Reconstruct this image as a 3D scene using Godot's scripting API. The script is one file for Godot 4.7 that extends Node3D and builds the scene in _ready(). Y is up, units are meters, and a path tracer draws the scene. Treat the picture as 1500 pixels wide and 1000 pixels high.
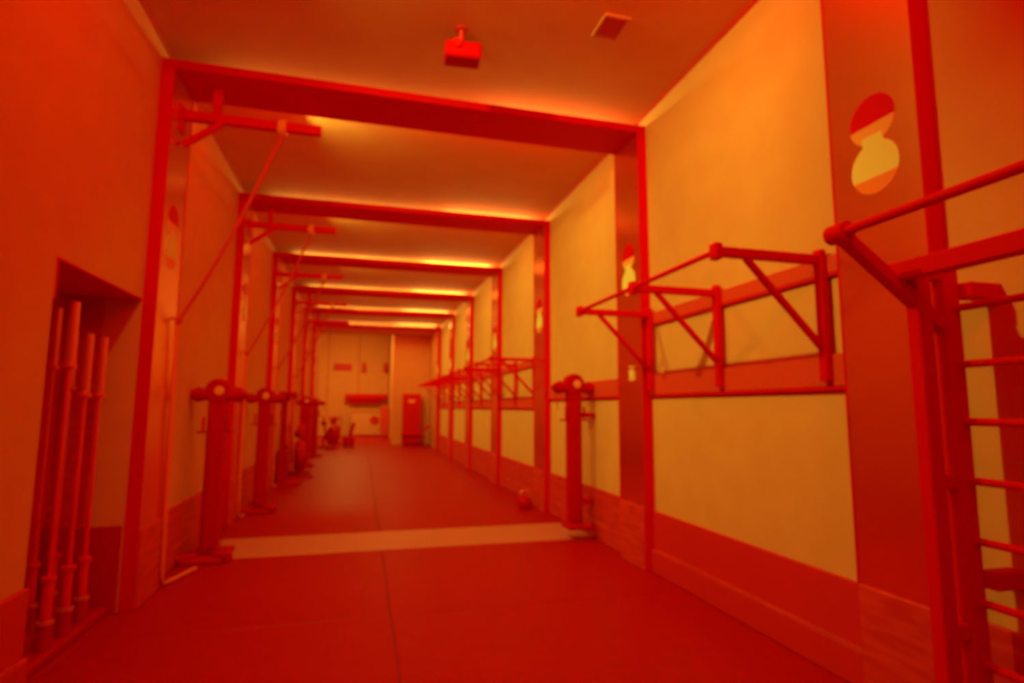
extends Node3D
# A long training corridor with steel portal frames, seen in red and orange tones.

const XL := -1.684
const XR := 2.708
const CEIL := 4.49
const BEAM_TOP := 4.36
const BEAM_LOW := 4.285
const PROUD := 0.10
const DEEP := 0.55
const Z_END := -32.0
const Z_BACK := 3.6
const LAMP := Color(0.76, 1.0, 0.15)
const STRIP := Color(0.78, 0.95, 0.20)
const RED := Color(1.0, 0.004, 0.0)

var M := {}
var taken := {}
var rng := RandomNumberGenerator.new()

# ---------------------------------------------------------------- naming
func numbered(called: String) -> String:
	if not taken.has(called):
		taken[called] = 0
		return called
	taken[called] += 1
	return "%s_%03d" % [called, taken[called]]

func tag(o: Node, label: String, category: String, group := "") -> void:
	o.set_meta("label", label)
	o.set_meta("category", category)
	if group != "":
		o.set_meta("group", group)

func base(called: String, at := Vector3.ZERO, turn := 0.0) -> Node3D:
	var o := Node3D.new()
	o.name = numbered(called)
	add_child(o)
	o.position = at
	o.rotation.y = turn
	return o

func struct_root(called: String) -> Node3D:
	var o := Node3D.new()
	o.name = called
	o.set_meta("kind", "structure")
	add_child(o)
	return o

func obj(called: String, st: SurfaceTool, m: Material, parent: Node = self) -> MeshInstance3D:
	var o := MeshInstance3D.new()
	o.name = numbered(called) if parent == self else called
	o.mesh = st.commit()
	o.material_override = m
	o.cast_shadow = GeometryInstance3D.SHADOW_CASTING_SETTING_ON
	parent.add_child(o, true)
	return o

func structure(called: String, st: SurfaceTool, m: Material) -> MeshInstance3D:
	var o := obj(called, st, m)
	o.set_meta("kind", "structure")
	return o

# ---------------------------------------------------------------- shapes
func mb() -> SurfaceTool:
	var st := SurfaceTool.new()
	st.begin(Mesh.PRIMITIVE_TRIANGLES)
	return st

func tri(st: SurfaceTool, a: Vector3, b: Vector3, c: Vector3, na: Vector3, nb: Vector3, nc: Vector3) -> void:
	var g := (b - a).cross(c - a)
	if g.length_squared() < 1e-16:
		return
	if g.dot(na + nb + nc) > 0.0:
		var t := b
		b = c
		c = t
		t = nb
		nb = nc
		nc = t
	for k in 3:
		var p: Vector3 = [a, b, c][k]
		st.set_normal([na, nb, nc][k])
		st.set_uv(Vector2(p.x + p.z, p.y))
		st.add_vertex(p)

func quad(st: SurfaceTool, a: Vector3, b: Vector3, c: Vector3, d: Vector3, n: Vector3) -> void:
	tri(st, a, b, c, n, n, n)
	tri(st, a, c, d, n, n, n)

# a box with bevelled edges, centred at c, turned by bs
func bx(st: SurfaceTool, c: Vector3, s: Vector3, bev := 0.004, bs := Basis.IDENTITY) -> void:
	var h := s * 0.5
	bev = minf(bev, minf(h.x, minf(h.y, h.z)) * 0.6)
	for ax in 3:
		for sg: float in [-1.0, 1.0]:
			var n := Vector3.ZERO
			n[ax] = sg
			var u := (ax + 1) % 3
			var v := (ax + 2) % 3
			var q: Array[Vector3] = []
			for e: Array in [[-1, -1], [1, -1], [1, 1], [-1, 1]]:
				var p := Vector3.ZERO
				p[ax] = sg * h[ax]
				p[u] = e[0] * (h[u] - bev)
				p[v] = e[1] * (h[v] - bev)
				q.append(c + bs * p)
			quad(st, q[0], q[1], q[2], q[3], bs * n)
	if bev <= 0.0:
		return
	for ax in 3:
		var u := (ax + 1) % 3
		var v := (ax + 2) % 3
		for su: float in [-1.0, 1.0]:
			for sv: float in [-1.0, 1.0]:
				var q: Array[Vector3] = []
				for e: Array in [[-1.0, 0], [1.0, 0], [1.0, 1], [-1.0, 1]]:
					var p := Vector3.ZERO
					p[ax] = e[0] * (h[ax] - bev)
					p[u] = su * (h[u] - (bev if e[1] == 1 else 0.0))
					p[v] = sv * (h[v] - (0.0 if e[1] == 1 else bev))
					q.append(c + bs * p)
				var n := Vector3.ZERO
				n[u] = su
				n[v] = sv
				quad(st, q[0], q[1], q[2], q[3], bs * n.normalized())
	for sx: float in [-1.0, 1.0]:
		for sy: float in [-1.0, 1.0]:
			for sz: float in [-1.0, 1.0]:
				var g := Vector3(sx, sy, sz)
				var n := bs * g.normalized()
				var a := c + bs * (g * Vector3(h.x, h.y - bev, h.z - bev))
				var b := c + bs * (g * Vector3(h.x - bev, h.y, h.z - bev))
				var d := c + bs * (g * Vector3(h.x - bev, h.y - bev, h.z))
				tri(st, a, b, d, n, n, n)

func bx2(st: SurfaceTool, lo: Vector3, hi: Vector3, bev := 0.004) -> void:
	bx(st, (lo + hi) * 0.5, (hi - lo).abs(), bev)

# a bar of rectangular section from a to b
func bar(st: SurfaceTool, a: Vector3, b: Vector3, w: float, t: float, bev := 0.004) -> void:
	var z := (b - a).normalized()
	var x := Vector3.UP.cross(z)
	if x.length() < 0.01:
		x = Vector3.RIGHT
	x = x.normalized()
	var y := z.cross(x).normalized()
	bx(st, (a + b) * 0.5, Vector3(w, t, a.distance_to(b)), bev, Basis(x, y, z))

# a tube along a path with a radius at each point, ends closed
func tube(st: SurfaceTool, pts: Array, rad: Array, sides := 12) -> void:
	var prev: Array = []
	var side := Vector3.ZERO
	for i in pts.size():
		var d: Vector3 = (pts[mini(i + 1, pts.size() - 1)] - pts[maxi(i - 1, 0)])
		d = d.normalized()
		if side == Vector3.ZERO:
			side = d.cross(Vector3.UP if absf(d.y) < 0.9 else Vector3.RIGHT).normalized()
		side = (side - d * side.dot(d)).normalized()
		var other := d.cross(side)
		var ring: Array = []
		for k in sides:
			var t := TAU * k / sides
			var n := side * cos(t) + other * sin(t)
			ring.append([pts[i] + n * rad[mini(i, rad.size() - 1)], n])
		if i > 0:
			for k in sides:
				var l := (k + 1) % sides
				tri(st, prev[k][0], ring[k][0], ring[l][0], prev[k][1], ring[k][1], ring[l][1])
				tri(st, prev[k][0], ring[l][0], prev[l][0], prev[k][1], ring[l][1], prev[l][1])
		if i == 0 or i == pts.size() - 1:
			var n2 := -d if i == 0 else d
			for k in sides:
				tri(st, pts[i], ring[k][0], ring[(k + 1) % sides][0], n2, n2, n2)
		prev = ring

func rod(st: SurfaceTool, a: Vector3, b: Vector3, r: float, sides := 12) -> void:
	tube(st, [a, b], [r, r], sides)

# profile: Array of Vector2(radius, along); turned about axis through at
func lathe(st: SurfaceTool, at: Vector3, axis: Vector3, prof: Array, sides := 24) -> void:
	var ax := axis.normalized()
	var s := ax.cross(Vector3.UP if absf(ax.y) < 0.9 else Vector3.RIGHT).normalized()
	var o := ax.cross(s)
	for i in prof.size() - 1:
		var p: Vector2 = prof[i]
		var q: Vector2 = prof[i + 1]
		var dp := (q - p)
		if dp.length() < 1e-6:
			continue
		for k in sides:
			var t0 := TAU * k / sides
			var t1 := TAU * (k + 1) / sides
			var r0 := s * cos(t0) + o * sin(t0)
			var r1 := s * cos(t1) + o * sin(t1)
			var n0 := (r0 * dp.y - ax * dp.x).normalized()
			var n1 := (r1 * dp.y - ax * dp.x).normalized()
			var a := at + r0 * p.x + ax * p.y
			var b := at + r0 * q.x + ax * q.y
			var c := at + r1 * q.x + ax * q.y
			var d := at + r1 * p.x + ax * p.y
			tri(st, a, b, c, n0, n0, n1)
			tri(st, a, c, d, n0, n1, n1)

# a flat plate: outline (convex, y up) pushed out along n by t
func plate(st: SurfaceTool, outline: Array, n: Vector3, t: float) -> void:
	var mid := Vector3.ZERO
	for p: Vector3 in outline:
		mid += p
	mid /= outline.size()
	for k in outline.size():
		var a: Vector3 = outline[k]
		var b: Vector3 = outline[(k + 1) % outline.size()]
		tri(st, mid + n * t, a + n * t, b + n * t, n, n, n)
		tri(st, mid, a, b, -n, -n, -n)
		var side := ((a + b) * 0.5 - mid).normalized()
		quad(st, a, b, b + n * t, a + n * t, side)

# ---------------------------------------------------------------- materials
func lin(r: float, g: float, b: float) -> Color:
	return Color(r, g, b).linear_to_srgb()

func noise_tex(seed_n: int, freq: float, lo: Color, hi: Color, stretch := Vector2.ONE, size := 512, octaves := 4) -> ImageTexture:
	var n := FastNoiseLite.new()
	n.seed = seed_n
	n.noise_type = FastNoiseLite.TYPE_SIMPLEX_SMOOTH
	n.frequency = freq
	n.fractal_octaves = octaves
	var src := n.get_seamless_image(int(size * stretch.x), int(size * stretch.y))
	src.convert(Image.FORMAT_RGBA8)
	src.resize(size, size)
	var img := Image.create(size, size, true, Image.FORMAT_RGBA8)
	for y in size:
		for x in size:
			var v := src.get_pixel(x, y).r
			v = clampf((v - 0.5) * 1.5 + 0.5, 0.0, 1.0)
			img.set_pixel(x, y, lo.lerp(hi, v))
	img.generate_mipmaps()
	return ImageTexture.create_from_image(img)

func mat(c: Color, rough := 0.6, tex: Texture2D = null, scale := 1.0, spec := 0.5) -> StandardMaterial3D:
	var m := StandardMaterial3D.new()
	m.albedo_color = c
	m.roughness = rough
	m.metallic_specular = spec
	if tex:
		m.albedo_texture = tex
		m.uv1_triplanar = true
		m.uv1_world_triplanar = true
		m.uv1_scale = Vector3.ONE * scale
	return m

func glow(c: Color, e: float) -> StandardMaterial3D:
	var m := StandardMaterial3D.new()
	m.albedo_color = c
	m.emission_enabled = true
	m.emission = c
	m.emission_energy_multiplier = e
	return m

func materials() -> void:
	var soft := noise_tex(3, 0.012, Color(0.985, 0.96, 0.96), Color(1, 1, 1))
	var rubber := noise_tex(5, 0.02, Color(0.975, 0.8, 0.8), Color(1, 1, 1), Vector2(1, 1), 512, 5)
	var grain := noise_tex(9, 0.02, Color(0.9, 0.5, 0.5), Color(1, 1, 1), Vector2(0.35, 2.0), 512, 5)
	var flake := noise_tex(12, 0.06, Color(0.96, 0.78, 0.78), Color(1, 1, 1), Vector2(1, 1), 512, 3)
	M.wall = mat(lin(0.80, 0.34, 0.11), 0.85, soft, 0.35, 0.3)
	M.steel = mat(lin(0.86, 0.003, 0.001), 0.26, null, 1.0, 0.75)
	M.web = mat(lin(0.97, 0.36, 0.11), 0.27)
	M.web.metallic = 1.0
	M.steel_matt = mat(lin(0.74, 0.001, 0.0005), 0.6, null, 1.0, 0.15)
	M.rubber = mat(lin(0.48, 0.0025, 0.001), 0.42, rubber, 0.6, 0.22)
	M.inlay = mat(lin(0.66, 0.15, 0.10), 0.45, soft, 0.5)
	M.joint = mat(lin(0.36, 0.002, 0.001), 0.8)
	M.wood = mat(lin(0.76, 0.026, 0.007), 0.65, grain, 0.7)
	M.wood_pale = mat(lin(0.78, 0.036, 0.008), 0.6, grain, 0.7)
	M.board = mat(lin(0.76, 0.052, 0.005), 0.65, flake, 1.2)
	M.black = mat(lin(0.56, 0.001, 0.0005), 0.55, null, 1.0, 0.15)
	M.chrome = mat(lin(0.88, 0.16, 0.07), 0.35)
	M.chrome.metallic = 0.6
	M.pale = mat(lin(0.90, 0.72, 0.20), 0.6)
	M.orange = mat(lin(0.96, 0.20, 0.006), 0.6)
	M.cream_mid = mat(lin(0.95, 0.34, 0.06), 0.6)
	M.rope = mat(lin(0.70, 0.03, 0.008), 0.9)
	M.rope_pale = mat(lin(0.93, 0.16, 0.03), 0.9)
	M.plastic = mat(lin(0.95, 0.5, 0.16), 0.5)
	M.scarlet = mat(lin(0.70, 0.006, 0.001), 0.6, null, 1.0, 0.2)
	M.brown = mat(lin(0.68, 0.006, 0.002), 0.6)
	M.added_red_glow = glow(lin(1.0, 0.01, 0.0), 1.5)
	M.led = glow(lin(LAMP.r, LAMP.g, LAMP.b), 2.0)

# ---------------------------------------------------------------- positions
func zf(k: int) -> float:
	if k == 0:
		return -2.05
	if k < 0:
		return -2.05 - 3.048 * k
	return -4.96 - 3.048 * (k - 1)

# ---------------------------------------------------------------- lamps and added fill lights
func area(parent: Node, at: Vector3, towards: Vector3, sx: float, sy: float, e: float, c := LAMP) -> void:
	var l := AreaLight3D.new()
	l.name = "light"
	parent.add_child(l, true)
	l.area_size = Vector2(sx, sy)
	l.area_normalize_energy = true
	l.light_color = lin(c.r, c.g, c.b)
	l.light_energy = e
	l.area_range = 40.0
	l.area_attenuation = 2.0
	l.shadow_enabled = true
	var up := Vector3.UP if absf(towards.normalized().y) < 0.95 else Vector3.RIGHT
	l.look_at_from_position(at, at + towards, up)

func led_strip(k: int, e: float, label: String) -> void:
	# stands on the back edge of the beam and shines forward through the gap under the ceiling
	var t := base("led_strip", Vector3(1.15, BEAM_TOP, zf(k) - DEEP + 0.02))
	tag(t, label, "light strip", "light strips on top of the beams")
	var st := mb()
	bx2(st, Vector3(-2.55, 0.001, -0.018), Vector3(1.45, 0.085, 0.0), 0.002)
	obj("channel", st, M.steel_matt, t)
	st = mb()
	bx2(st, Vector3(-2.52, 0.035, 0.0), Vector3(1.42, 0.08, 0.008), 0.001)
	obj("diffuser", st, M.led, t)
	area(t, t.position + Vector3(-0.55, 0.058, 0.014), Vector3(0, 0.45, 1.0), 3.9, 0.045, e, STRIP)
	area(t, t.position + Vector3(0.7, 0.058, 0.016), Vector3(0, 0.45, 1.0), 1.4, 0.045, e * 0.8, STRIP)

func added_red_fill(k: int, e: float, label: String) -> void:
	# added unseen strip behind a beam, filling its bay with red light
	var t := base("added_red_strip", Vector3(0.5, 4.325, zf(k) - DEEP))
	tag(t, label, "light strip", "added red fill strips behind the beams")
	var st := mb()
	bx2(st, Vector3(-1.9, -0.022, -0.02), Vector3(1.9, 0.03, 0.0), 0.002)
	obj("channel", st, M.steel_matt, t)
	st = mb()
	bx2(st, Vector3(-1.86, -0.018, -0.026), Vector3(1.86, 0.02, -0.02), 0.001)
	obj("diffuser", st, M.added_red_glow, t)
	area(t, t.position + Vector3(0, 0, -0.032), Vector3(0, -0.35, -1.0), 3.6, 0.035, e, RED)

func added_flood(k: int, e: float, label: String) -> void:  # added lamp, hidden by the beam, to brighten the right wall
	var at := Vector3(-0.75, BEAM_TOP, zf(k) - DEEP - 0.085)
	var t := base("added_floodlight", at)
	tag(t, label, "added_floodlight", "added fill lights behind the beams")
	var dir := Vector3(1.0, -0.34, -0.28).normalized()
	var bs := Basis.looking_at(dir)
	var st := mb()
	bx(st, Vector3(-0.02, 0.066, 0), Vector3(0.14, 0.08, 0.05), 0.006, bs)
	obj("housing", st, M.steel_matt, t)
	st = mb()
	bx(st, Vector3(-0.02, 0.066, 0) + dir * 0.028, Vector3(0.12, 0.068, 0.006), 0.002, bs)
	obj("lens", st, M.led, t)
	st = mb()
	bx(st, Vector3(-0.02, 0.066, 0) + bs * Vector3(0, 0.047, -0.078), Vector3(0.15, 0.005, 0.155), 0.001, bs)
	obj("visor", st, M.steel_matt, t)  # visor and doors added to keep spill off ceiling and near wall
	st = mb()
	bx(st, Vector3(-0.02, 0.066, 0) + bs * Vector3(0.072, 0.004, -0.12), Vector3(0.005, 0.085, 0.24), 0.001, bs)
	obj("barn_door", st, M.steel_matt, t)
	st = mb()
	bx(st, Vector3(-0.02, 0.066, 0) + bs * Vector3(-0.072, 0.014, -0.048), Vector3(0.005, 0.062, 0.065), 0.001, bs)
	obj("barn_door", st, M.steel_matt, t)
	st = mb()
	bar(st, Vector3(-0.02, 0.04, 0.02), Vector3(-0.02, 0.004, 0.07), 0.03, 0.012)
	obj("bracket", st, M.steel_matt, t)
	area(t, at + Vector3(-0.02, 0.066, 0) + dir * 0.036, dir, 0.115, 0.062, e)

# ---------------------------------------------------------------- portal frame
func emblem(parent: Node, x: float, zc: float, face: float) -> void:
	# the printed mark on a post: a dark cap over a pale disc, and a larger pale disc with an orange foot
	var e := Node3D.new()
	e.name = "emblem"
	parent.add_child(e, true)
	var n := Vector3(face, 0, 0)
	var specs := [
		[3.055, 0.138, -170.0, -10.0, M.cream_mid, 0.0, "disc"],
		[3.055, 0.138, -10.0, 190.0, M.steel_matt, 0.0, "cap"],
		[2.79, 0.145, -22.0, 202.0, M.pale, 0.0, "disc"],
		[2.79, 0.145, 202.0, 338.0, M.orange, 0.0, "foot"],
	]
	for s: Array in specs:
		var pts: Array = []
		for i in 19:
			var a := deg_to_rad(lerpf(s[2], s[3], i / 18.0))
			var pz: float = cos(a) * s[1] * 1.0
			var py: float = sin(a) * s[1]
			var p := Vector3(x, s[0] + py, zc + pz)
			pts.append(p)
		var st := mb()
		plate(st, pts, n, 0.003)
		obj(s[6], st, s[4], e)
	var st2 := mb()
	plate(st2, [Vector3(x, 2.90, zc - 0.06), Vector3(x, 2.90, zc + 0.07), Vector3(x, 2.97, zc + 0.05), Vector3(x, 2.97, zc - 0.07)], n, 0.004)
	obj("neck", st2, M.pale, e)

func portal(k: int, label: String) -> void:
	var z := zf(k)
	var t := base("portal_frame", Vector3(0, 0, z))
	tag(t, label, "steel frame", "portal frames across the corridor")
	for side: float in [-1.0, 1.0]:
		var wall := XL if side < 0 else XR
		var inner := wall - side * PROUD
		var p := Node3D.new()
		p.name = "post"
		t.add_child(p, true)
		var st := mb()
		bx2(st, Vector3(wall, 0, -0.012), Vector3(inner, BEAM_TOP, 0), 0.003)
		obj("front_flange", st, M.steel_matt, p)
		st = mb()
		bx2(st, Vector3(wall, 0, -DEEP), Vector3(inner, BEAM_LOW, -DEEP + 0.012), 0.003)
		obj("back_flange", st, M.steel_matt, p)
		st = mb()
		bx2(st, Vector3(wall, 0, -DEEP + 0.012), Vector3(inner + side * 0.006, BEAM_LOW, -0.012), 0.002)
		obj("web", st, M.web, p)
		st = mb()
		bx2(st, Vector3(inner + side * 0.006, 0, -DEEP + 0.014), Vector3(inner - side * 0.012, 0.575, -0.022), 0.004)
		obj("foot_panel", st, M.wood_pale, p)
		emblem(t, inner + side * 0.006, -DEEP * 0.48, -side)
	var st := mb()
	bx2(st, Vector3(XL + PROUD, BEAM_LOW, -0.012), Vector3(XR - PROUD, BEAM_TOP, 0), 0.003)
	bx2(st, Vector3(XL, BEAM_LOW, -DEEP), Vector3(XR, BEAM_LOW + 0.014, -0.012), 0.003)
	bx2(st, Vector3(XL, BEAM_LOW + 0.014, -DEEP), Vector3(XR, BEAM_TOP, -DEEP + 0.012), 0.003)
	obj("beam", st, M.steel_matt, t)

# ---------------------------------------------------------------- rope arm and rope on the left posts
func rope_arm(k: int, label: String) -> void:
	var zc := -DEEP * 0.5
	var t := base("rope_arm", Vector3(0, 0, zf(k)))
	tag(t, label, "arm", "rope arms on the posts")
	var x0 := XL + PROUD - 0.006
	var y := 4.01
	var st := mb()
	bx2(st, Vector3(x0, y - 0.16, zc - 0.07), Vector3(x0 + 0.016, y + 0.08, zc + 0.07), 0.003)
	obj("wall_plate", st, M.steel_matt, t)
	st = mb()
	bx2(st, Vector3(x0 + 0.016, y - 0.042, zc - 0.035), Vector3(-0.44, y + 0.042, zc + 0.035), 0.005)
	obj("arm", st, M.steel_matt, t)
	st = mb()
	bar(st, Vector3(x0 + 0.02, y - 0.27, zc), Vector3(x0 + 0.33, y - 0.03, zc), 0.05, 0.05)
	obj("brace", st, M.steel_matt, t)
	st = mb()
	bx2(st, Vector3(x0 + 0.24, y + 0.042, zc - 0.03), Vector3(x0 + 0.31, BEAM_LOW, zc + 0.03), 0.004)
	obj("hanger", st, M.steel_matt, t)

func climbing_rope(k: int, label: String) -> void:
	var z := zf(k)
	var t := base("climbing_rope", Vector3(0, 0, z))
	tag(t, label, "rope", "climbing ropes tied back to the posts")
	var zc := -DEEP * 0.5
	var st := mb()
	var wrap: Array = []
	for i in 49:
		var a := TAU * i / 16.0
		wrap.append(Vector3(-0.77 + 0.022 * (i / 16.0 - 1.5), 4.01 - 0.058 * cos(a), zc + 0.05 * sin(a)))
	tube(st, wrap, [0.014], 8)
	obj("wrap", st, M.cream_mid, t)
	# from the arm slack down to the hook on the post
	st = mb()
	var pts: Array = []
	var a0 := Vector3(-0.77, 3.95, zc)
	var b0 := Vector3(XL + PROUD + 0.03, 2.20, -0.42)
	for i in 17:
		var u := i / 16.0
		pts.append(a0.lerp(b0, u) + Vector3(0, -0.10 * sin(PI * u), 0))
	tube(st, pts, [0.017], 8)
	obj("rope_span", st, M.rope, t)
	st = mb()
	var down: Array = [b0, b0 + Vector3(0.0, -0.1, -0.02)]
	for i in 12:
		var u := (i + 1) / 12.0
		down.append(Vector3(XL + PROUD + 0.03, lerpf(2.1, 0.10, u), lerpf(-0.44, -0.52, u)))
	var run := 1.0 if k == 1 else 0.3
	for q: Vector3 in [Vector3(-1.555, 0.03, 0.0), Vector3(-1.53, 0.02, -0.12), Vector3(-1.47, 0.02, -0.34), Vector3(-1.43, 0.02, -0.49)]:
		down.append(Vector3(lerpf(-1.555, q.x, run), q.y, -0.56 + q.z * run))
	tube(st, down, [0.017], 8)
	obj("rope_tail", st, M.rope_pale, t)
	st = mb()
	tube(st, [Vector3(XL + PROUD - 0.006, 2.26, -0.42), Vector3(XL + PROUD + 0.05, 2.2, -0.42), Vector3(XL + PROUD + 0.07, 2.24, -0.42)], [0.01], 8)
	obj("hook", st, M.steel_matt, t)

# ---------------------------------------------------------------- pull-up racks on the right wall
func pull_up_rack(zs: Array, dy: float, label: String) -> void:
	var t := base("pull_up_rack", Vector3(XR, dy, 0))
	tag(t, label, "pull-up rack", "pull-up racks on the wall boards")
	var w := -0.028
	for z: float in zs:
		var st := mb()
		bx2(st, Vector3(w, 1.665, z - 0.03), Vector3(w - 0.05, 2.46, z + 0.03), 0.005)
		obj("upright", st, M.steel_matt, t)
		st = mb()
		bx2(st, Vector3(w - 0.05, 2.37, z - 0.027), Vector3(-0.80, 2.425, z + 0.027), 0.005)
		obj("arm", st, M.steel_matt, t)
		st = mb()
		bar(st, Vector3(w - 0.05, 1.87, z), Vector3(-0.575, 2.375, z), 0.036, 0.036, 0.004)
		obj("brace", st, M.steel_matt, t)
		st = mb()
		bx2(st, Vector3(-0.795, 2.35, z - 0.034), Vector3(-0.745, 2.445, z + 0.034), 0.006)
		obj("clamp", st, M.steel_matt, t)
	var st := mb()
	rod(st, Vector3(-0.77, 2.40, zs[0] + 0.04), Vector3(-0.77, 2.40, zs[-1] - 0.04), 0.017)
	obj("grip_bar", st, M.steel_matt, t)

# ---------------------------------------------------------------- ski machine
func ski_machine(at: Vector3, turn: float, label: String, hung := 0.0) -> void:
	var t := base("ski_machine", at, turn)
	tag(t, label, "ski machine", "upright ski machines")
	var st := mb()
	if hung > 0.0:
		bx2(st, Vector3(-0.12, 0.0, -0.14), Vector3(0.12, 0.06, 0.14), 0.015)
		obj("end_cap", st, M.black, t)
		for y: float in [0.30, 1.30]:
			st = mb()
			bx2(st, Vector3(0.08, y - 0.03, -0.04), Vector3(hung, y + 0.03, 0.04), 0.004)
			obj("wall_bracket", st, M.black, t)
	else:
		bx2(st, Vector3(-0.19, 0.0, -0.30), Vector3(0.19, 0.045, 0.30), 0.01)
		obj("platform", st, M.black, t)
	st = mb()
	bx2(st, Vector3(-0.085, 0.045, -0.06), Vector3(0.085, 1.60, 0.06), 0.014)
	obj("column", st, M.black, t)
	st = mb()
	bx2(st, Vector3(-0.05, 0.10, 0.06), Vector3(0.05, 1.45, 0.085), 0.008)
	obj("cord_cover", st, M.black, t)
	st = mb()
	lathe(st, Vector3(0, 1.665, -0.07), Vector3(0, 0, 1), [Vector2(0, 0), Vector2(0.115, 0.0), Vector2(0.125, 0.02), Vector2(0.125, 0.12), Vector2(0.11, 0.145), Vector2(0.05, 0.15), Vector2(0.0, 0.15)])
	var fly := obj("flywheel_housing", st, M.black, t)
	st = mb()
	lathe(st, Vector3(0.02, 1.665, 0.08), Vector3(0, 0, 1), [Vector2(0.045, 0), Vector2(0.045, 0.012), Vector2(0.0, 0.016)])
	obj("cap", st, M.cream_mid, fly)
	for s: float in [-1.0, 1.0]:
		st = mb()
		var c := Vector3(s * 0.19, 1.625, 0.02)
		tube(st, [Vector3(s * 0.06, 1.615, 0.02), Vector3(s * 0.13, 1.62, 0.02), c, Vector3(s * 0.25, 1.625, 0.03), Vector3(s * 0.285, 1.62, 0.04)], [0.05, 0.06, 0.082, 0.05, 0.02], 14)
		obj("pulley_pod", st, M.black, t)
		st = mb()
		rod(st, Vector3(s * 0.25, 1.60, 0.05), Vector3(s * 0.22, 1.36, 0.06), 0.005, 6)
		obj("cord", st, M.black, t)
		st = mb()
		bx(st, Vector3(s * 0.13, 1.245, 0.03), Vector3(0.10, 0.022, 0.03), 0.006)
		obj("handle_hook", st, M.black, t)
		st = mb()
		rod(st, Vector3(s * 0.115, 1.26, 0.05), Vector3(s * 0.115, 1.40, 0.05), 0.016, 8)
		obj("handle", st, M.scarlet if s < 0 else M.black, t)
	if hung > 0.0:
		st = mb()
		tube(st, [Vector3(0.05, 0.03, 0.10), Vector3(0.14, 0.03, 0.12), Vector3(0.17, 0.04, 0.16)], [0.03, 0.04, 0.05], 10)
		obj("foot", st, M.black, t)
		return
	for s: float in [-1.0, 1.0]:
		st = mb()
		tube(st, [Vector3(s * 0.08, 0.06, 0.16), Vector3(s * 0.19, 0.06, 0.22), Vector3(s * 0.24, 0.05, 0.28)], [0.03, 0.035, 0.045], 10)
		obj("foot", st, M.black, t)

# ---------------------------------------------------------------- barbells in the alcove
func barbell(at: Vector3, top: float, label: String, sleeve_r: float) -> void:
	var t := base("barbell", at)
	tag(t, label, "barbell", "barbells standing in the alcove")
	var h := top - at.y
	var st := mb()
	rod(st, Vector3(0, 0.40, 0), Vector3(0, h - 0.40, 0), 0.0145, 12)
	obj("shaft", st, M.steel, t)
	for e in 2:
		var y0: float = 0.0 if e == 0 else h
		var d := 1.0 if e == 0 else -1.0
		st = mb()
		lathe(st, Vector3(0, y0, 0), Vector3(0, d, 0), [Vector2(0, 0), Vector2(sleeve_r - 0.004, 0), Vector2(sleeve_r, 0.006), Vector2(sleeve_r, 0.40), Vector2(0.014, 0.40)], 20)
		obj("sleeve", st, M.steel if e == 0 else M.chrome, t)
		st = mb()
		lathe(st, Vector3(0, y0 + d * 0.395, 0), Vector3(0, d, 0), [Vector2(0.014, 0), Vector2(0.037, 0), Vector2(0.04, 0.005), Vector2(0.04, 0.028), Vector2(0.014, 0.032)], 20)
		obj("collar", st, M.steel, t)

# ---------------------------------------------------------------- gym machines further along the left wall
func weight_tower(at: Vector3, label: String) -> void:
	var t := base("cable_tower", at)
	tag(t, label, "cable machine")
	var st := mb()
	bx2(st, Vector3(-0.22, 0, -0.35), Vector3(0.32, 0.06, 0.35), 0.01)
	obj("base", st, M.black, t)
	for z: float in [-0.26, 0.26]:
		st = mb()
		bx2(st, Vector3(-0.10, 0.06, z - 0.035), Vector3(-0.02, 1.78, z + 0.035), 0.008)
		obj("upright", st, M.black, t)
	for i in 10:
		st = mb()
		bx2(st, Vector3(-0.13, 0.10 + i * 0.058, -0.21), Vector3(0.02, 0.152 + i * 0.058, 0.21), 0.006)
		obj("weight_plate", st, M.black, t)
	st = mb()
	bx2(st, Vector3(-0.14, 1.70, -0.31), Vector3(0.16, 1.80, 0.31), 0.012)
	obj("head", st, M.black, t)
	st = mb()
	bx2(st, Vector3(0.0, 0.75, -0.24), Vector3(0.018, 1.62, 0.24), 0.006)
	obj("shroud", st, M.steel, t)
	st = mb()
	lathe(st, Vector3(0.12, 1.66, -0.02), Vector3(0, 0, 1), [Vector2(0, 0), Vector2(0.05, 0), Vector2(0.045, 0.02), Vector2(0.05, 0.04), Vector2(0, 0.04)], 16)
	obj("pulley", st, M.chrome, t)

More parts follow.
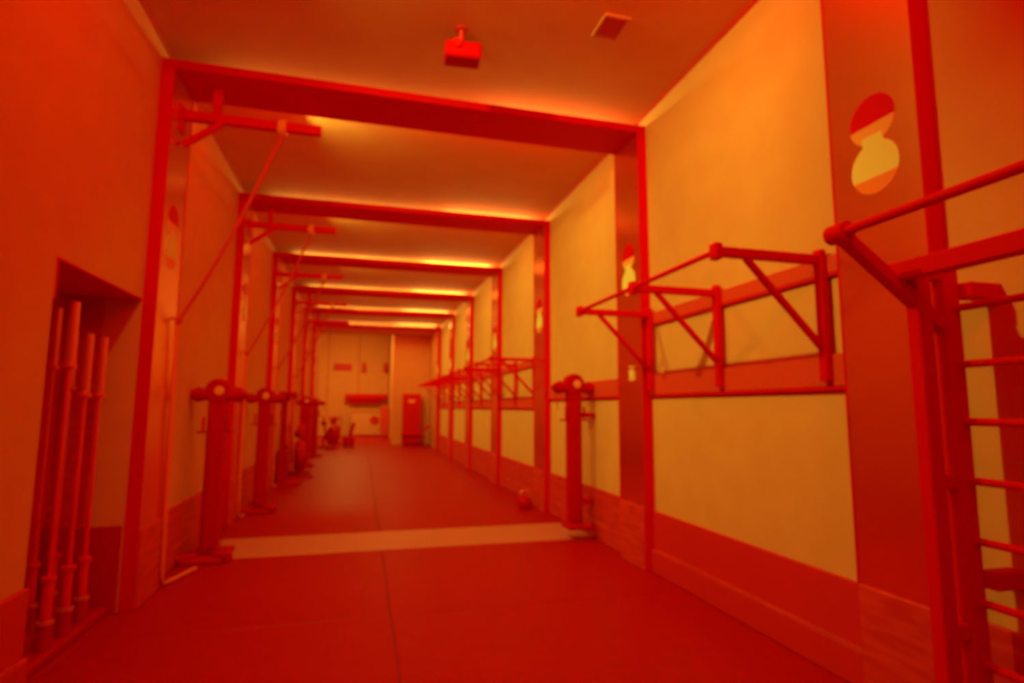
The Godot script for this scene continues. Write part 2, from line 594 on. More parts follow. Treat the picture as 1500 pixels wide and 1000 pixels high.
func air_bike(at: Vector3, turn: float, label: String) -> void:
	var t := base("air_bike", at, turn)
	tag(t, label, "exercise bike", "air bikes")
	var st := mb()
	lathe(st, Vector3(-0.09, 0.46, 0.28), Vector3(1, 0, 0), [Vector2(0, 0), Vector2(0.29, 0), Vector2(0.33, 0.03), Vector2(0.33, 0.15), Vector2(0.29, 0.18), Vector2(0, 0.18)], 28)
	var fan := obj("fan_cage", st, M.black, t)
	st = mb()
	lathe(st, Vector3(-0.095, 0.46, 0.28), Vector3(-1, 0, 0), [Vector2(0.13, 0), Vector2(0.13, 0.01), Vector2(0, 0.015)], 20)
	obj("hub", st, M.scarlet, fan)
	st = mb()
	lathe(st, Vector3(0.095, 0.46, 0.28), Vector3(1, 0, 0), [Vector2(0.13, 0), Vector2(0.13, 0.01), Vector2(0, 0.015)], 20)
	obj("hub", st, M.scarlet, fan)
	st = mb()
	bar(st, Vector3(0, 0.34, 0.2), Vector3(0, 0.40, -0.42), 0.08, 0.10)
	obj("frame", st, M.black, t)
	for z: float in [-0.42, 0.42]:
		st = mb()
		bx2(st, Vector3(-0.27, 0.0, z - 0.035), Vector3(0.27, 0.06, z + 0.035), 0.012)
		bar(st, Vector3(0, 0.05, z), Vector3(0, 0.40, z * 0.85), 0.06, 0.06)
		obj("foot", st, M.black, t)
	st = mb()
	bar(st, Vector3(0, 0.36, -0.26), Vector3(0, 0.86, -0.36), 0.05, 0.05)
	obj("seat_post", st, M.steel, t)
	st = mb()
	tube(st, [Vector3(0, 0.90, -0.52), Vector3(0, 0.91, -0.44), Vector3(0, 0.90, -0.3), Vector3(0, 0.89, -0.2)], [0.06, 0.11, 0.07, 0.03], 14)
	obj("saddle", st, M.black, t)
	for s: float in [-1.0, 1.0]:
		st = mb()
		tube(st, [Vector3(s * 0.16, 0.35, 0.12), Vector3(s * 0.19, 0.85, 0.10), Vector3(s * 0.22, 1.12, 0.0), Vector3(s * 0.22, 1.17, -0.12)], [0.022], 10)
		obj("handle", st, M.black, t)
		st = mb()
		bx(st, Vector3(s * 0.17, 0.30, 0.0 + s * 0.12), Vector3(0.1, 0.03, 0.10), 0.01)
		obj("pedal", st, M.black, t)
	st = mb()
	bx(st, Vector3(0, 1.05, 0.22), Vector3(0.18, 0.14, 0.04), 0.01, Basis(Vector3.RIGHT, -0.5))
	obj("display", st, M.black, t)
	st = mb()
	bar(st, Vector3(0, 0.75, 0.28), Vector3(0, 1.02, 0.23), 0.03, 0.03)
	obj("display_post", st, M.black, t)

func kettlebell(at: Vector3, r: float, m: Material, label: String, group := "") -> void:
	var t := base("kettlebell", at)
	tag(t, label, "kettlebell", group)
	var st := mb()
	var prof: Array = [Vector2(0, 0), Vector2(r * 0.6, 0)]
	for i in 13:
		var a := lerpf(-0.85, 1.35, i / 12.0)
		prof.append(Vector2(r * cos(a), r * 0.78 + r * sin(a)))
	prof.append(Vector2(0, r * 1.78))
	lathe(st, Vector3.ZERO, Vector3.UP, prof, 24)
	obj("bell", st, m, t)
	st = mb()
	var pts: Array = []
	for i in 13:
		var a := lerpf(-0.35, PI + 0.35, i / 12.0)
		pts.append(Vector3(r * 0.62 * cos(a), r * 1.95 + r * 0.48 * sin(a), 0))
	tube(st, pts, [r * 0.13], 10)
	obj("handle", st, M.chrome, t)

# ================================================================ scene
func _ready() -> void:
	rng.seed = 11
	# camera
	var cam := Camera3D.new()
	cam.name = "camera"
	add_child(cam)
	cam.fov = rad_to_deg(2.0 * atan(500.0 / 830.4))
	var yaw := 0.2575
	var pitch := 0.1169
	var roll := 0.0044
	var fw := Vector3(sin(yaw) * cos(pitch), sin(pitch), -cos(yaw) * cos(pitch))
	var rt := Vector3(cos(yaw), 0, sin(yaw))
	var up := rt.cross(fw)
	var r2 := rt * cos(roll) + up * sin(roll)
	var u2 := -rt * sin(roll) + up * cos(roll)
	cam.transform = Transform3D(Basis(r2, u2, -fw), Vector3(0, 1.5, 0))
	cam.near = 0.05
	cam.far = 100.0
	cam.current = true
	# the photograph is out of focus throughout: a wide lens focused close to the camera
	var att := CameraAttributesPhysical.new()
	att.frustum_focal_length = 19.93
	att.frustum_focus_distance = 0.5
	att.exposure_aperture = 5.0
	cam.attributes = att
	# environment
	var we := WorldEnvironment.new()
	we.name = "world_environment"
	var env := Environment.new()
	env.background_mode = Environment.BG_COLOR
	env.background_color = lin(0.10, 0.01, 0.002)
	env.tonemap_mode = Environment.TONE_MAPPER_LINEAR
	env.tonemap_exposure = 0.84
	env.sdfgi_enabled = true
	env.ssao_enabled = true
	env.ssil_enabled = true
	we.environment = env
	add_child(we)
	materials()
	# beam-top strips, then added floods and added red fill
	var along := ["over the wall ladder", "past the barbell alcove", "past the ski machine pair", "past the second left ski machine", "past the cable machine", "before the far hall", "at the far hall opening"]
	for k in range(0, 7):
		led_strip(k, 0.05 if k == 0 else 1.0, "slim light strip on the beam of the portal frame " + along[k])
	for k in range(0, 6):
		added_flood(k, 11.8 if k == 0 else 9.4, "unseen fill light added behind the beam " + ["over the wall ladder", "past the barbell alcove", "past the ski machine pair", "past the second left ski machine", "past the cable machine", "before the far hall"][k])
	for k in range(-1, 7):
		added_red_fill(k, [6.2, 2.7][k + 1] if k < 1 else (2.6 if k == 6 else 1.35), "added red fill strip on the back of the beam " + ["by the near end wall", "over the wall ladder", "past the barbell alcove", "past the ski machine pair", "past the second left ski machine", "past the cable machine", "before the far hall", "at the far hall opening"][k + 1])
	shell()
	frames()
	fittings()
	far_hall()

# ---------------------------------------------------------------- the room
func shell() -> void:
	# floor: rubber mats with open joints over a dark screed, a lighter strip across
	var fl := struct_root("floor")
	var st := mb()
	bx2(st, Vector3(XL - 1.5, -0.25, Z_END - 0.3), Vector3(XR + 0.6, -0.012, Z_BACK + 0.3), 0)
	obj("screed", st, M.joint, fl)
	var zs: Array = []
	var z := Z_BACK
	while z > -6.36:
		zs.append([z, maxf(z - 2.0, -6.38)])
		z -= 2.0
	z = -7.30
	while z > Z_END:
		zs.append([z, maxf(z - 2.0, Z_END)])
		z -= 2.0
	for r: Array in zs:
		for s: Array in [[XL - 0.002, 0.253], [0.264, XR + 0.002]]:
			st = mb()
			bx2(st, Vector3(s[0], -0.012, r[1] + 0.002), Vector3(s[1], rng.randf_range(-0.0004, 0.0004), r[0] - 0.002), 0.003)
			obj("rubber_mat", st, M.rubber, fl)
	st = mb()
	bx2(st, Vector3(XL - 0.002, -0.012, -7.296), Vector3(XR + 0.002, 0.001, -6.384), 0.003)
	obj("inlay_strip", st, M.inlay, fl)
	st = mb()
	bx2(st, Vector3(XL - 0.7, -0.012, -4.95), Vector3(XL - 0.004, 0.0, -3.66), 0.003)
	obj("rubber_mat", st, M.rubber, fl)
	# ceiling
	st = mb()
	bx2(st, Vector3(XL - 1.0, CEIL, -23.9), Vector3(XR + 0.6, CEIL + 0.25, Z_BACK + 0.3), 0)
	structure("ceiling", st, M.wall)
	# right wall
	st = mb()
	bx2(st, Vector3(XR, -0.2, -23.9), Vector3(XR + 0.25, CEIL, Z_BACK + 0.3), 0)
	structure("wall_right", st, M.wall)
	# left wall with the alcove
	st = mb()
	bx2(st, Vector3(XL - 0.25, -0.2, -3.66), Vector3(XL, CEIL, Z_BACK + 0.3), 0)
	bx2(st, Vector3(XL - 0.25, 2.335, -4.95), Vector3(XL, CEIL, -3.66), 0)
	bx2(st, Vector3(XL - 0.25, -0.2, -23.9), Vector3(XL, CEIL, -4.95), 0)
	structure("wall_left", st, M.wall)
	var al := struct_root("wall_alcove")
	st = mb()
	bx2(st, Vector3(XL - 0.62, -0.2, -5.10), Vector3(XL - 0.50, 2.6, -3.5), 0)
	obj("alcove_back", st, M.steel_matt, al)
	st = mb()
	bx2(st, Vector3(XL - 0.50, -0.2, -5.10), Vector3(XL - 0.25, 2.6, -4.95), 0)
	obj("alcove_cheek", st, M.wood, al)
	st = mb()
	bx2(st, Vector3(XL - 0.50, -0.2, -3.66), Vector3(XL - 0.25, 2.6, -3.5), 0)
	obj("alcove_cheek", st, M.wood, al)
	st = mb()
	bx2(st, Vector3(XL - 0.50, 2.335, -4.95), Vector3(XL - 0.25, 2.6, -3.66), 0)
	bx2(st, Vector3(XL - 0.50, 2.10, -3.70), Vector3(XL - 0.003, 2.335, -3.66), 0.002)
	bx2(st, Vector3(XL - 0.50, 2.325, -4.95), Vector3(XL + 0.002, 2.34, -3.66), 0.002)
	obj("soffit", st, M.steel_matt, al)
	st = mb()
	bx2(st, Vector3(XL - 0.49, 0.0, -4.95), Vector3(XL - 0.004, 0.62, -4.92), 0.004)
	obj("alcove_skirting", st, M.black, al)
	# end wall behind the camera
	st = mb()
	bx2(st, Vector3(XL - 0.25, -0.2, Z_BACK), Vector3(XR + 0.25, CEIL, Z_BACK + 0.25), 0)
	structure("wall_back", st, M.wall)
	# dark strip painted in for the shadow line where walls meet the ceiling
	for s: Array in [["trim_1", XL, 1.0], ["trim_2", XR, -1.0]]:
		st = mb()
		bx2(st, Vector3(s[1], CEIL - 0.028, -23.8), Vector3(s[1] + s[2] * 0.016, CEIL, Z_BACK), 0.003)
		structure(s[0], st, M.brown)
	# skirting: boards between the posts, with a proud lower rail
	for s: Array in [["baseboard_left", XL, 1.0], ["baseboard_right", XR, -1.0]]:
		var sk := struct_root(s[0])
		for k in range(0, 7):
			var za := zf(k - 1) - DEEP if k > 0 else Z_BACK
			var zb := zf(k)
			var cuts: Array = [[za, zb]]
			if s[2] > 0 and k == 1:
				cuts = [[za, -3.66]]
			for c: Array in cuts:
				var x0: float = s[1]
				var in_bay_one: bool = k == 1
				st = mb()
				bx2(st, Vector3(x0, 0.205, c[1] + 0.002), Vector3(x0 + s[2] * 0.03, 0.55 if k == 1 else 0.575, c[0] - 0.002), 0.005)
				obj("skirting_board", st, M.brown if in_bay_one else M.wood, sk)
				st = mb()
				bx2(st, Vector3(x0, 0.0, c[1] + 0.002), Vector3(x0 + s[2] * (0.055 if in_bay_one else 0.034), 0.203, c[0] - 0.002), 0.008)
				obj("lower_rail", st, M.brown if in_bay_one else M.wood, sk)
				if in_bay_one:
					st = mb()
					bx2(st, Vector3(x0 + s[2] * 0.03, 0.203, c[1] + 0.1), Vector3(x0 + s[2] * 0.055, 0.213, c[0] - 0.04), 0.003)
					obj("rail_edge", st, M.wood_pale, sk)
	# boards screwed to the right wall that carry the racks
	var n := 3
	for k in range(1, 7):
		var dy := 0.0 if k < 3 else -0.13
		var za := zf(k - 1) - DEEP
		var zb := zf(k)
		var b := struct_root("trim_%d" % n)
		n += 1
		st = mb()
		bx2(st, Vector3(XR, 1.635 + dy, zb + 0.004), Vector3(XR - 0.028, 1.825 + dy, za - 0.004), 0.004)
		obj("mounting_board", st, M.board, b)
		st = mb()
		bx2(st, Vector3(XR, 1.612 + dy, zb + 0.004), Vector3(XR - 0.034, 1.633 + dy, za - 0.004), 0.003)
		obj("batten", st, M.steel_matt, b)
		if k == 2:
			continue
		st = mb()
		bx2(st, Vector3(XR, 2.315 + dy, zb + 0.004), Vector3(XR - 0.026, 2.42 + dy, za - 0.004), 0.004)
		obj("mounting_board", st, M.board, b)
		st = mb()
		bx2(st, Vector3(XR, 2.292 + dy, zb + 0.004), Vector3(XR - 0.03, 2.313 + dy, za - 0.004), 0.003)
		obj("batten", st, M.scarlet, b)

func frames() -> void:
	var names := ["dark red steel portal frame beside the wall ladder", "dark red steel portal frame between the barbell alcove and the first ski machine",
		"dark red steel portal frame, second past the barbell alcove", "dark red steel portal frame, third past the barbell alcove",
		"dark red steel portal frame, fourth past the barbell alcove", "dark red steel portal frame, fifth past the barbell alcove",
		"dark red steel portal frame at the opening to the far hall"]
	for k in 7:
		portal(k, names[k])
	portal(-1, "dark red steel portal frame by the near end wall")
	var nth := ["", "next to the barbell alcove", "second past the barbell alcove", "third past the barbell alcove", "fourth past the barbell alcove", "fifth past the barbell alcove"]
	for k in range(1, 6):
		rope_arm(k, "short dark bracket arm under the beam of the frame " + nth[k])
	for k in range(1, 5):
		climbing_rope(k, "climbing rope tied back to the post of the frame " + nth[k])
	# small pale switch plate on the first right post
	var t := base("switch_plate", Vector3(XR - PROUD + 0.006, 1.85, zf(1) - 0.22))
	tag(t, "small pale switch plate on the steel post beside the pull-up rack", "switch")
	var st := mb()
	bx2(st, Vector3(0, -0.075, -0.055), Vector3(-0.014, 0.075, 0.055), 0.004)
	obj("plate", st, M.plastic, t)
	st = mb()
	bx2(st, Vector3(-0.014, -0.03, -0.02), Vector3(-0.02, 0.03, 0.02), 0.003)
	obj("rocker", st, M.pale, t)

func fittings() -> void:
	# racks on the right wall
	pull_up_rack([-2.77, -3.81, -4.885], 0.0, "dark red wall-mounted pull-up rack between the wall ladder and the switch plate")
	var rl := ["beyond the right ski machine", "second beyond the right ski machine", "third beyond the right ski machine", "beside the opening to the far hall"]
	for k in range(3, 7):
		var z0 := zf(k - 1) - DEEP - 0.12
		pull_up_rack([z0, z0 - 1.15, z0 - 2.3], -0.13, "dark red wall-mounted pull-up rack " + rl[k - 3])
	# ski machines
	ski_machine(Vector3(2.44, 0.12, -6.38), 0.0, "ski machine hung on the bright wall past the switch plate", XR - 2.44)
	ski_machine(Vector3(-1.43, 0, -6.47), 0.0, "upright ski machine next to the rope tail past the barbell alcove")
	ski_machine(Vector3(-1.39, 0, -9.15), 0.0, "upright ski machine between the second and third portal frames")
	ski_machine(Vector3(-1.38, 0, -15.6), 0.0, "upright ski machine past the cable machine along the left wall")
	weight_tower(Vector3(-1.42, 0, -12.2), "tall dark cable machine with a weight stack on the left wall")
	air_bike(Vector3(-1.28, 0, -13.45), 0.15, "dark air bike next to the cable machine")
	kettlebell(Vector3(2.42, 0, -8.40), 0.11, M.black, "dark kettlebell standing alone by the skirting past the right ski machine")
	alcove()
	ladder()
	ceiling_things()

func alcove() -> void:
	var h := base("barbell_holder", Vector3(XL - 0.25, 0, -4.42))
	tag(h, "low dark floor stand holding the barbells in the alcove", "barbell stand")
	var st := mb()
	bx2(st, Vector3(-0.2, 0, -0.5), Vector3(0.2, 0.06, 0.62), 0.01)
	obj("base_plate", st, M.black, h)
	var spots := [[-1.78, -4.14, 2.16, "nearest the alcove's front edge", 0.03], [-1.78, -4.38, 1.985, "in the middle of the front row", 0.026], [-1.78, -4.60, 1.985, "at the end of the front row by the post", 0.026],
		[-2.03, -4.50, 2.17, "at the start of the back row", 0.026], [-2.03, -4.76, 2.04, "at the end of the back row", 0.026], [-1.93, -4.04, 2.06, "in the alcove's front corner", 0.026]]
	for s: Array in spots:
		st = mb()
		lathe(st, Vector3(s[0] - h.position.x, 0.06, s[1] - h.position.z), Vector3.UP, [Vector2(0.031, 0), Vector2(0.031, 0.17), Vector2(0.040, 0.17), Vector2(0.040, 0.0)], 16)
		var sk := obj("socket", st, M.black, h)
		st = mb()
		lathe(st, Vector3(s[0] - h.position.x, 0.205, s[1] - h.position.z), Vector3.UP, [Vector2(0.0405, 0), Vector2(0.046, 0.004), Vector2(0.046, 0.024), Vector2(0.034, 0.028)], 16)
		obj("rim", st, M.chrome, sk)
		barbell(Vector3(s[0], 0.062, s[1]), s[2], "vertical steel barbell " + s[3], s[4])

func ladder() -> void:
	# climbing ladder with pull-up struts on the near right wall
	var t := base("wall_ladder", Vector3(0, 0, 0))
	tag(t, "dark red steel wall ladder with pull-up struts on the near right wall", "wall ladder")
	var z0 := -1.90
	var z1 := -0.62
	for z: float in [z0, z1]:
		var st := mb()
		bx2(st, Vector3(2.44, 0.0, z - 0.03), Vector3(2.53, 2.13, z + 0.03), 0.005)
		obj("stile", st, M.steel_matt, t)
		st = mb()
		bx2(st, Vector3(2.29, 0.0, z - 0.03), Vector3(2.37, 2.11, z + 0.03), 0.005)
		obj("front_stile", st, M.steel_matt, t)
		st = mb()
		bar(st, Vector3(2.45, 1.86, z), Vector3(1.93, 2.24, z), 0.055, 0.055)
		obj("strut", st, M.steel_matt, t)
		for y: float in [0.80, 2.02]:
			st = mb()
			bx2(st, Vector3(2.53, y - 0.035, z + 0.0), Vector3(XR, y + 0.035, z + 0.08), 0.004)
			obj("wall_bracket", st, M.steel_matt, t)
		for y: float in [0.6, 1.2]:
			st = mb()
			bx2(st, Vector3(2.37, y - 0.03, z - 0.025), Vector3(2.44, y + 0.03, z + 0.025), 0.004)
			obj("spacer", st, M.steel_matt, t)
		st = mb()
		rod(st, Vector3(1.93, 2.24, z - 0.045), Vector3(1.93, 2.24, z + 0.045), 0.042, 16)
		obj("clamp", st, M.steel_matt, t)
	for i in 8:
		var y := 0.22 + i * 0.246
		var st := mb()
		rod(st, Vector3(2.50, y, z0), Vector3(2.50, y, z1), 0.017)
		obj("rung", st, M.steel_matt, t)
	var st := mb()
	rod(st, Vector3(1.93, 2.24, z0 - 0.03), Vector3(1.93, 2.24, z1 + 0.03), 0.020)
	obj("grip_bar", st, M.steel_matt, t)
	st = mb()
	bx2(st, Vector3(2.20, 2.05, z0 - 0.03), Vector3(2.27, 2.13, z1 + 0.03), 0.006)
	bx2(st, Vector3(2.26, 2.065, z0 - 0.022), Vector3(2.515, 2.118, z0 + 0.022), 0.004)
	bx2(st, Vector3(2.26, 2.065, z1 - 0.022), Vector3(2.515, 2.118, z1 + 0.022), 0.004)
	obj("header", st, M.steel_matt, t)

func ceiling_things() -> void:
	var t := base("ceiling_projector", Vector3(0.69, CEIL, -4.22))
	tag(t, "dark boxy unit hanging from the ceiling on a short stem", "projector")
	var st := mb()
	rod(st, Vector3(-0.02, 0, 0.06), Vector3(-0.02, -0.10, 0.06), 0.02)
	obj("stem", st, M.wood_pale, t)
	st = mb()
	lathe(st, Vector3(-0.02, 0, 0.06), Vector3.DOWN, [Vector2(0, 0), Vector2(0.05, 0), Vector2(0.05, 0.012), Vector2(0, 0.012)], 20)
	obj("ceiling_rose", st, M.wood_pale, t)
	st = mb()
	bx(st, Vector3(0, -0.17, 0), Vector3(0.29, 0.13, 0.20), 0.015, Basis(Vector3.UP, -0.08) * Basis(Vector3.RIGHT, 0.12))
	var b := obj("housing", st, M.black, t)
	st = mb()
	lathe(st, Vector3(-0.06, -0.145, 0.105), Vector3(0, 0.1, 1), [Vector2(0.035, -0.02), Vector2(0.035, 0.01), Vector2(0.02, 0.012), Vector2(0, 0.006)], 20)
	obj("lens", st, M.steel, b)
	t = base("ceiling_vent", Vector3(1.80, CEIL, -3.82))
	tag(t, "square slatted vent set flush in the ceiling", "vent")
	st = mb()
	for s: Array in [[-0.1, 0, 0.02, 0.26], [0.1, 0, 0.02, 0.26], [0, -0.13, 0.22, 0.02], [0, 0.13, 0.22, 0.02]]:
		bx(st, Vector3(s[0], -0.008, s[1]), Vector3(s[2], 0.016, s[3]), 0.003)
	obj("frame", st, M.wall, t)
	st = mb()
	bx(st, Vector3(0, -0.003, 0), Vector3(0.19, 0.004, 0.25), 0)
	obj("backing", st, M.scarlet, t)
	for i in 6:
		st = mb()
		bx(st, Vector3(0, -0.01, -0.10 + i * 0.04), Vector3(0.18, 0.004, 0.028), 0.001, Basis(Vector3.RIGHT, 0.5))
		obj("slat", st, M.wood_pale, t)

# ---------------------------------------------------------------- the hall beyond the last frame
func far_hall() -> void:
	var HC := 5.6
	var HL := -3.4
	var st := mb()
	bx2(st, Vector3(HL - 0.25, -0.2, Z_END - 0.3), Vector3(HL, HC, -23.9), 0)
	bx2(st, Vector3(HL - 0.25, -0.2, -23.9), Vector3(XL - 0.25, HC, -23.65), 0)
	structure("wall_hall_side", st, M.wall)
	st = mb()
	bx2(st, Vector3(HL - 0.25, HC, Z_END - 0.3), Vector3(XR + 0.6, HC + 0.2, -23.9), 0)
	bx2(st, Vector3(HL - 0.25, CEIL, -23.9), Vector3(XR + 0.6, HC + 0.2, -23.7), 0)
	structure("ceiling_hall", st, M.wall)
	st = mb()
	bx2(st, Vector3(HL - 0.25, -0.25, Z_END - 0.3), Vector3(XL - 0.002, 0.0, -23.9), 0)
	structure("floor_hall", st, M.rubber)
	# end wall of tall panels
	var w := struct_root("wall_front")
	st = mb()
	bx2(st, Vector3(HL - 0.25, -0.2, Z_END - 0.28), Vector3(XR + 0.6, HC, Z_END - 0.03), 0)
	obj("backing", st, M.wood_pale, w)
	var x := HL
	while x < 1.6:
		st = mb()
		bx2(st, Vector3(x + 0.02, 0.0, Z_END - 0.03), Vector3(minf(x + 1.58, 1.62), HC, Z_END), 0.006)
		obj("wall_panel", st, M.wall, w)
		x += 1.6
	# cross wall on the right with the red cabinet in front
	st = mb()
	bx2(st, Vector3(1.22, -0.2, -24.15), Vector3(XR + 0.25, HC, -23.9), 0.004)
	structure("wall_cross", st, M.wall)
	st = mb()
	bx2(st, Vector3(1.40, -0.2, Z_END), Vector3(1.62, HC, -24.15), 0)
	structure("wall_return", st, M.wall)
	# hall lamp, then an added panel nearer the opening
	var lt := base("ceiling_panel_light", Vector3(-0.6, HC, -27.5))
	tag(lt, "square light panel on the far hall ceiling", "ceiling light")
	st = mb()
	bx2(st, Vector3(-0.62, -0.05, -0.62), Vector3(0.62, 0, 0.62), 0.006)
	obj("frame", st, M.wood_pale, lt)
	st = mb()
	bx2(st, Vector3(-0.58, -0.056, -0.58), Vector3(0.58, -0.05, 0.58), 0.001)
	obj("diffuser", st, M.led, lt)
	area(lt, Vector3(-0.6, HC - 0.07, -27.5), Vector3(0.0, -1, -0.15), 1.1, 1.1, 34.0, Color(1.0, 0.80, 0.14))
	lt = base("ceiling_panel_light", Vector3(1.2, CEIL, -21.9))  # added panel, out of view, to lift the cross wall
	tag(lt, "added unseen light panel brightening the cross wall", "ceiling light")
	st = mb()
	bx2(st, Vector3(-0.6, -0.022, -0.15), Vector3(0.6, 0, 0.15), 0.004)
	obj("frame", st, M.wood_pale, lt)
	st = mb()
	bx2(st, Vector3(-0.57, -0.026, -0.12), Vector3(0.57, -0.022, 0.12), 0.001)
	obj("diffuser", st, M.led, lt)
	area(lt, Vector3(1.2, CEIL - 0.034, -21.9), Vector3(0, -1, 0), 1.1, 0.22, 2.2, Color(1.0, 0.85, 0.14))
	# red cabinet
	var c := base("tall_cabinet", Vector3(1.98, 0, -23.62))
	tag(c, "tall scarlet cabinet with a small pale label in the far hall opening", "cabinet")
	st = mb()
	bx2(st, Vector3(-0.35, 0.06, -0.27), Vector3(0.35, 2.06, 0.22), 0.008)
	obj("body", st, M.scarlet, c)
	for s: float in [-1.0, 1.0]:
		st = mb()
		bx2(st, Vector3(s * 0.175 - 0.17, 0.09, 0.22), Vector3(s * 0.175 + 0.17, 2.03, 0.24), 0.005)
		var d := obj("door", st, M.scarlet, c)
		st = mb()
		bx2(st, Vector3(s * 0.04 - 0.01, 1.0, 0.24), Vector3(s * 0.04 + 0.01, 1.16, 0.265), 0.004)
		obj("handle", st, M.black, d)
	st = mb()
	bx2(st, Vector3(-0.14, 1.70, 0.24), Vector3(0.12, 1.82, 0.245), 0.001)
	obj("label_plate", st, M.cream_mid, c)
	st = mb()
	bx2(st, Vector3(-0.33, 0, -0.25), Vector3(0.33, 0.06, 0.2), 0.002)
	obj("plinth", st, M.black, c)
	# weight bench in front of the cabinet
	var b := base("weight_bench", Vector3(2.02, 0, -22.35))
	tag(b, "low dark weight bench in front of the scarlet cabinet", "bench")
	st = mb()
	bx2(st, Vector3(-0.52, 0.42, -0.16), Vector3(0.2, 0.52, 0.16), 0.03)
	obj("seat_pad", st, M.black, b)
	st = mb()
	bx(st, Vector3(0.38, 0.66, 0), Vector3(0.5, 0.10, 0.30), 0.03, Basis(Vector3(0, 0, 1), 0.75))
	obj("back_pad", st, M.black, b)
	for lx: float in [-0.42, 0.36]:
		st = mb()
		bx2(st, Vector3(lx - 0.03, 0.05, -0.03), Vector3(lx + 0.03, 0.46, 0.03), 0.006)
		bx2(st, Vector3(lx - 0.035, 0.0, -0.3), Vector3(lx + 0.035, 0.05, 0.3), 0.008)
		obj("leg", st, M.black, b)
	st = mb()
	bx2(st, Vector3(-0.42, 0.34, -0.03), Vector3(0.36, 0.42, 0.03), 0.006)
	obj("spine", st, M.black, b)
	# dumbbell stand left of the cabinet
	# reception counter at the end wall
	var r := base("reception_counter", Vector3(0.45, 0, Z_END + 0.75))
	tag(r, "long pale counter before the panelled end wall", "counter")
	st = mb()
	bx2(st, Vector3(-0.95, 0.08, -0.3), Vector3(0.87, 1.30, 0.3), 0.02)
	obj("front", st, M.wall, r)
	st = mb()
	bx2(st, Vector3(-1.0, 1.30, -0.36), Vector3(0.92, 1.36, 0.36), 0.01)
	obj("worktop", st, M.cream_mid, r)
	st = mb()
	bx2(st, Vector3(-0.92, 0.0, -0.28), Vector3(0.85, 0.08, 0.26), 0.004)
	obj("plinth", st, M.brown, r)
	st = mb()
	lathe(st, Vector3(0.24, 0.83, 0.3), Vector3(0, 0, 1), [Vector2(0.24, 0), Vector2(0.24, 0.015), Vector2(0.0, 0.02)], 28)
	obj("badge", st, M.brown, r)
	# dark canopy shelf over the counter
	var s := base("wall_shelf", Vector3(0.25, 1.72, Z_END + 0.22))
	tag(s, "wide dark crimson shelf on the end wall above the counter", "shelf")
	st = mb()
	bx2(st, Vector3(-1.12, 0.22, -0.22), Vector3(1.12, 0.50, 0.2), 0.02)
	obj("cabinet_row", st, M.scarlet, s)
	st = mb()
	bx2(st, Vector3(-0.9, 0.0, -0.22), Vector3(0.8, 0.22, 0.1), 0.02)
	obj("lower_panel", st, M.black, s)
	# sign and small wall fittings
	var g := base("wall_sign", Vector3(-1.05, 3.66, Z_END))
	tag(g, "dark rectangular sign board on the panelled end wall", "sign")
	st = mb()
	bx2(st, Vector3(-0.43, -0.15, 0), Vector3(0.43, 0.15, 0.05), 0.008)
	obj("board", st, M.brown, g)
	st = mb()
	bx2(st, Vector3(-0.47, -0.19, 0), Vector3(0.47, 0.19, 0.03), 0.004)
	obj("frame", st, M.wood, g)
	for wx: Array in [[0.05, "between the sign and the cross wall"], [1.2, "beside the cross wall"]]:
		var p := base("wall_speaker", Vector3(wx[0], 3.7, Z_END))
		tag(p, "small dark loudspeaker on the end wall " + wx[1], "speaker", "loudspeakers on the end wall")
		st = mb()
		bx2(st, Vector3(-0.11, -0.22, 0.06), Vector3(0.11, 0.22, 0.26), 0.015)
		obj("cabinet", st, M.wood, p)
		st = mb()
		bx2(st, Vector3(-0.03, -0.05, 0), Vector3(0.03, 0.05, 0.06), 0.003)
		obj("bracket", st, M.brown, p)
		st = mb()
		lathe(st, Vector3(0, -0.06, 0.26), Vector3(0, 0, 1), [Vector2(0.085, 0), Vector2(0.08, 0.01), Vector2(0.02, 0.002), Vector2(0, 0.006)], 18)
		obj("cone", st, M.brown, p)
	# orange cabinet by the counter
	var o := base("side_cabinet", Vector3(1.18, 0, -30.2))
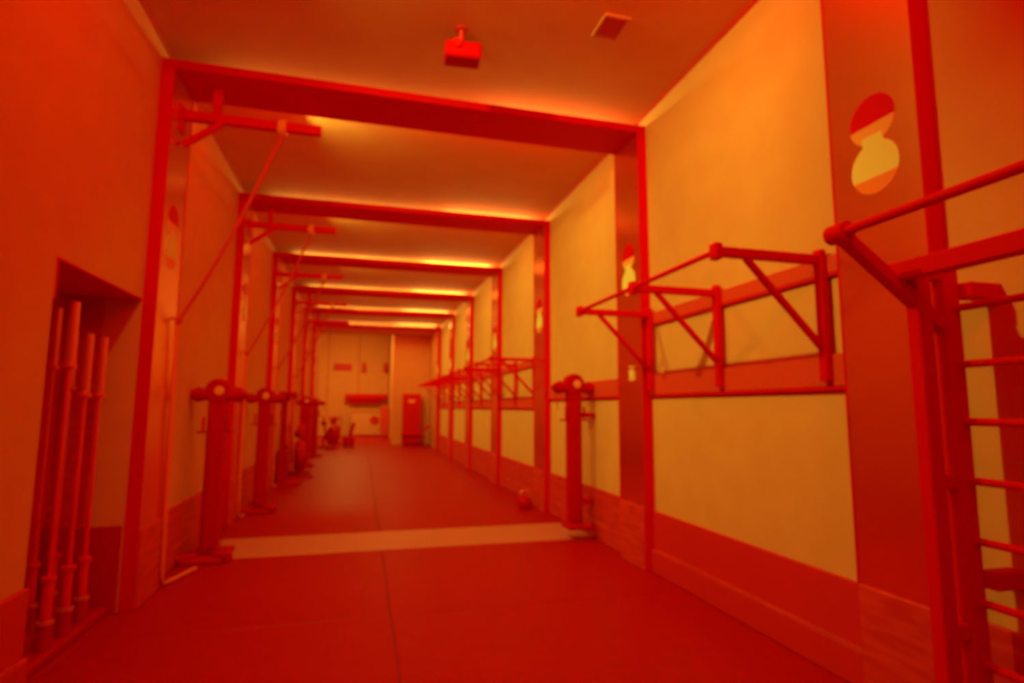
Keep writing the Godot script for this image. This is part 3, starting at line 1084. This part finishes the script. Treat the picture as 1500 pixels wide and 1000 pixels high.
	tag(o, "plain orange cabinet standing beside the pale counter", "cabinet")
	st = mb()
	bx2(st, Vector3(-0.22, 0.05, -0.3), Vector3(0.2, 1.55, 0.3), 0.01)
	obj("body", st, M.board, o)
	st = mb()
	bx2(st, Vector3(-0.2, 0.08, 0.3), Vector3(0.18, 1.52, 0.318), 0.005)
	var dd := obj("door", st, M.board, o)
	st = mb()
	bx2(st, Vector3(-0.16, 0.75, 0.318), Vector3(-0.14, 0.95, 0.34), 0.004)
	obj("handle", st, M.brown, dd)
	st = mb()
	bx2(st, Vector3(-0.19, 0.0, -0.27), Vector3(0.17, 0.05, 0.26), 0.004)
	obj("plinth", st, M.brown, o)
	# leaning pad trolley in the walkway
	var u := base("pad_trolley", Vector3(-0.40, 0, -22.5), 0.3)
	tag(u, "small dark upright trolley standing alone in the walkway", "trolley")
	st = mb()
	bx2(st, Vector3(-0.2, 0.08, -0.2), Vector3(0.16, 0.42, 0.2), 0.05)
	obj("drum", st, M.black, u)
	st = mb()
	bar(st, Vector3(0.0, 0.38, 0), Vector3(0.16, 0.92, 0), 0.16, 0.12, 0.03)
	obj("backrest", st, M.black, u)
	for q: Array in [[-0.14, -0.14], [-0.14, 0.14], [0.1, -0.14], [0.1, 0.14]]:
		st = mb()
		lathe(st, Vector3(q[0], 0.04, q[1] - 0.02), Vector3(0, 0, 1), [Vector2(0, 0), Vector2(0.04, 0), Vector2(0.04, 0.04), Vector2(0, 0.04)], 14)
		obj("wheel", st, M.black, u)
		st = mb()
		bx2(st, Vector3(q[0] - 0.012, 0.05, q[1] - 0.03), Vector3(q[0] + 0.012, 0.10, q[1] + 0.03), 0.002)
		obj("fork", st, M.black, u)
	# bikes at the mouth of the hall
	air_bike(Vector3(-1.15, 0, -22.3), 0.5, "dark air bike at the mouth of the far hall")
	air_bike(Vector3(-1.0, 0, -24.6), 0.2, "dark air bike inside the far hall by the opening")
	ski_machine(Vector3(-1.36, 0, -18.6), 0.0, "upright ski machine at the last portal frame on the left")
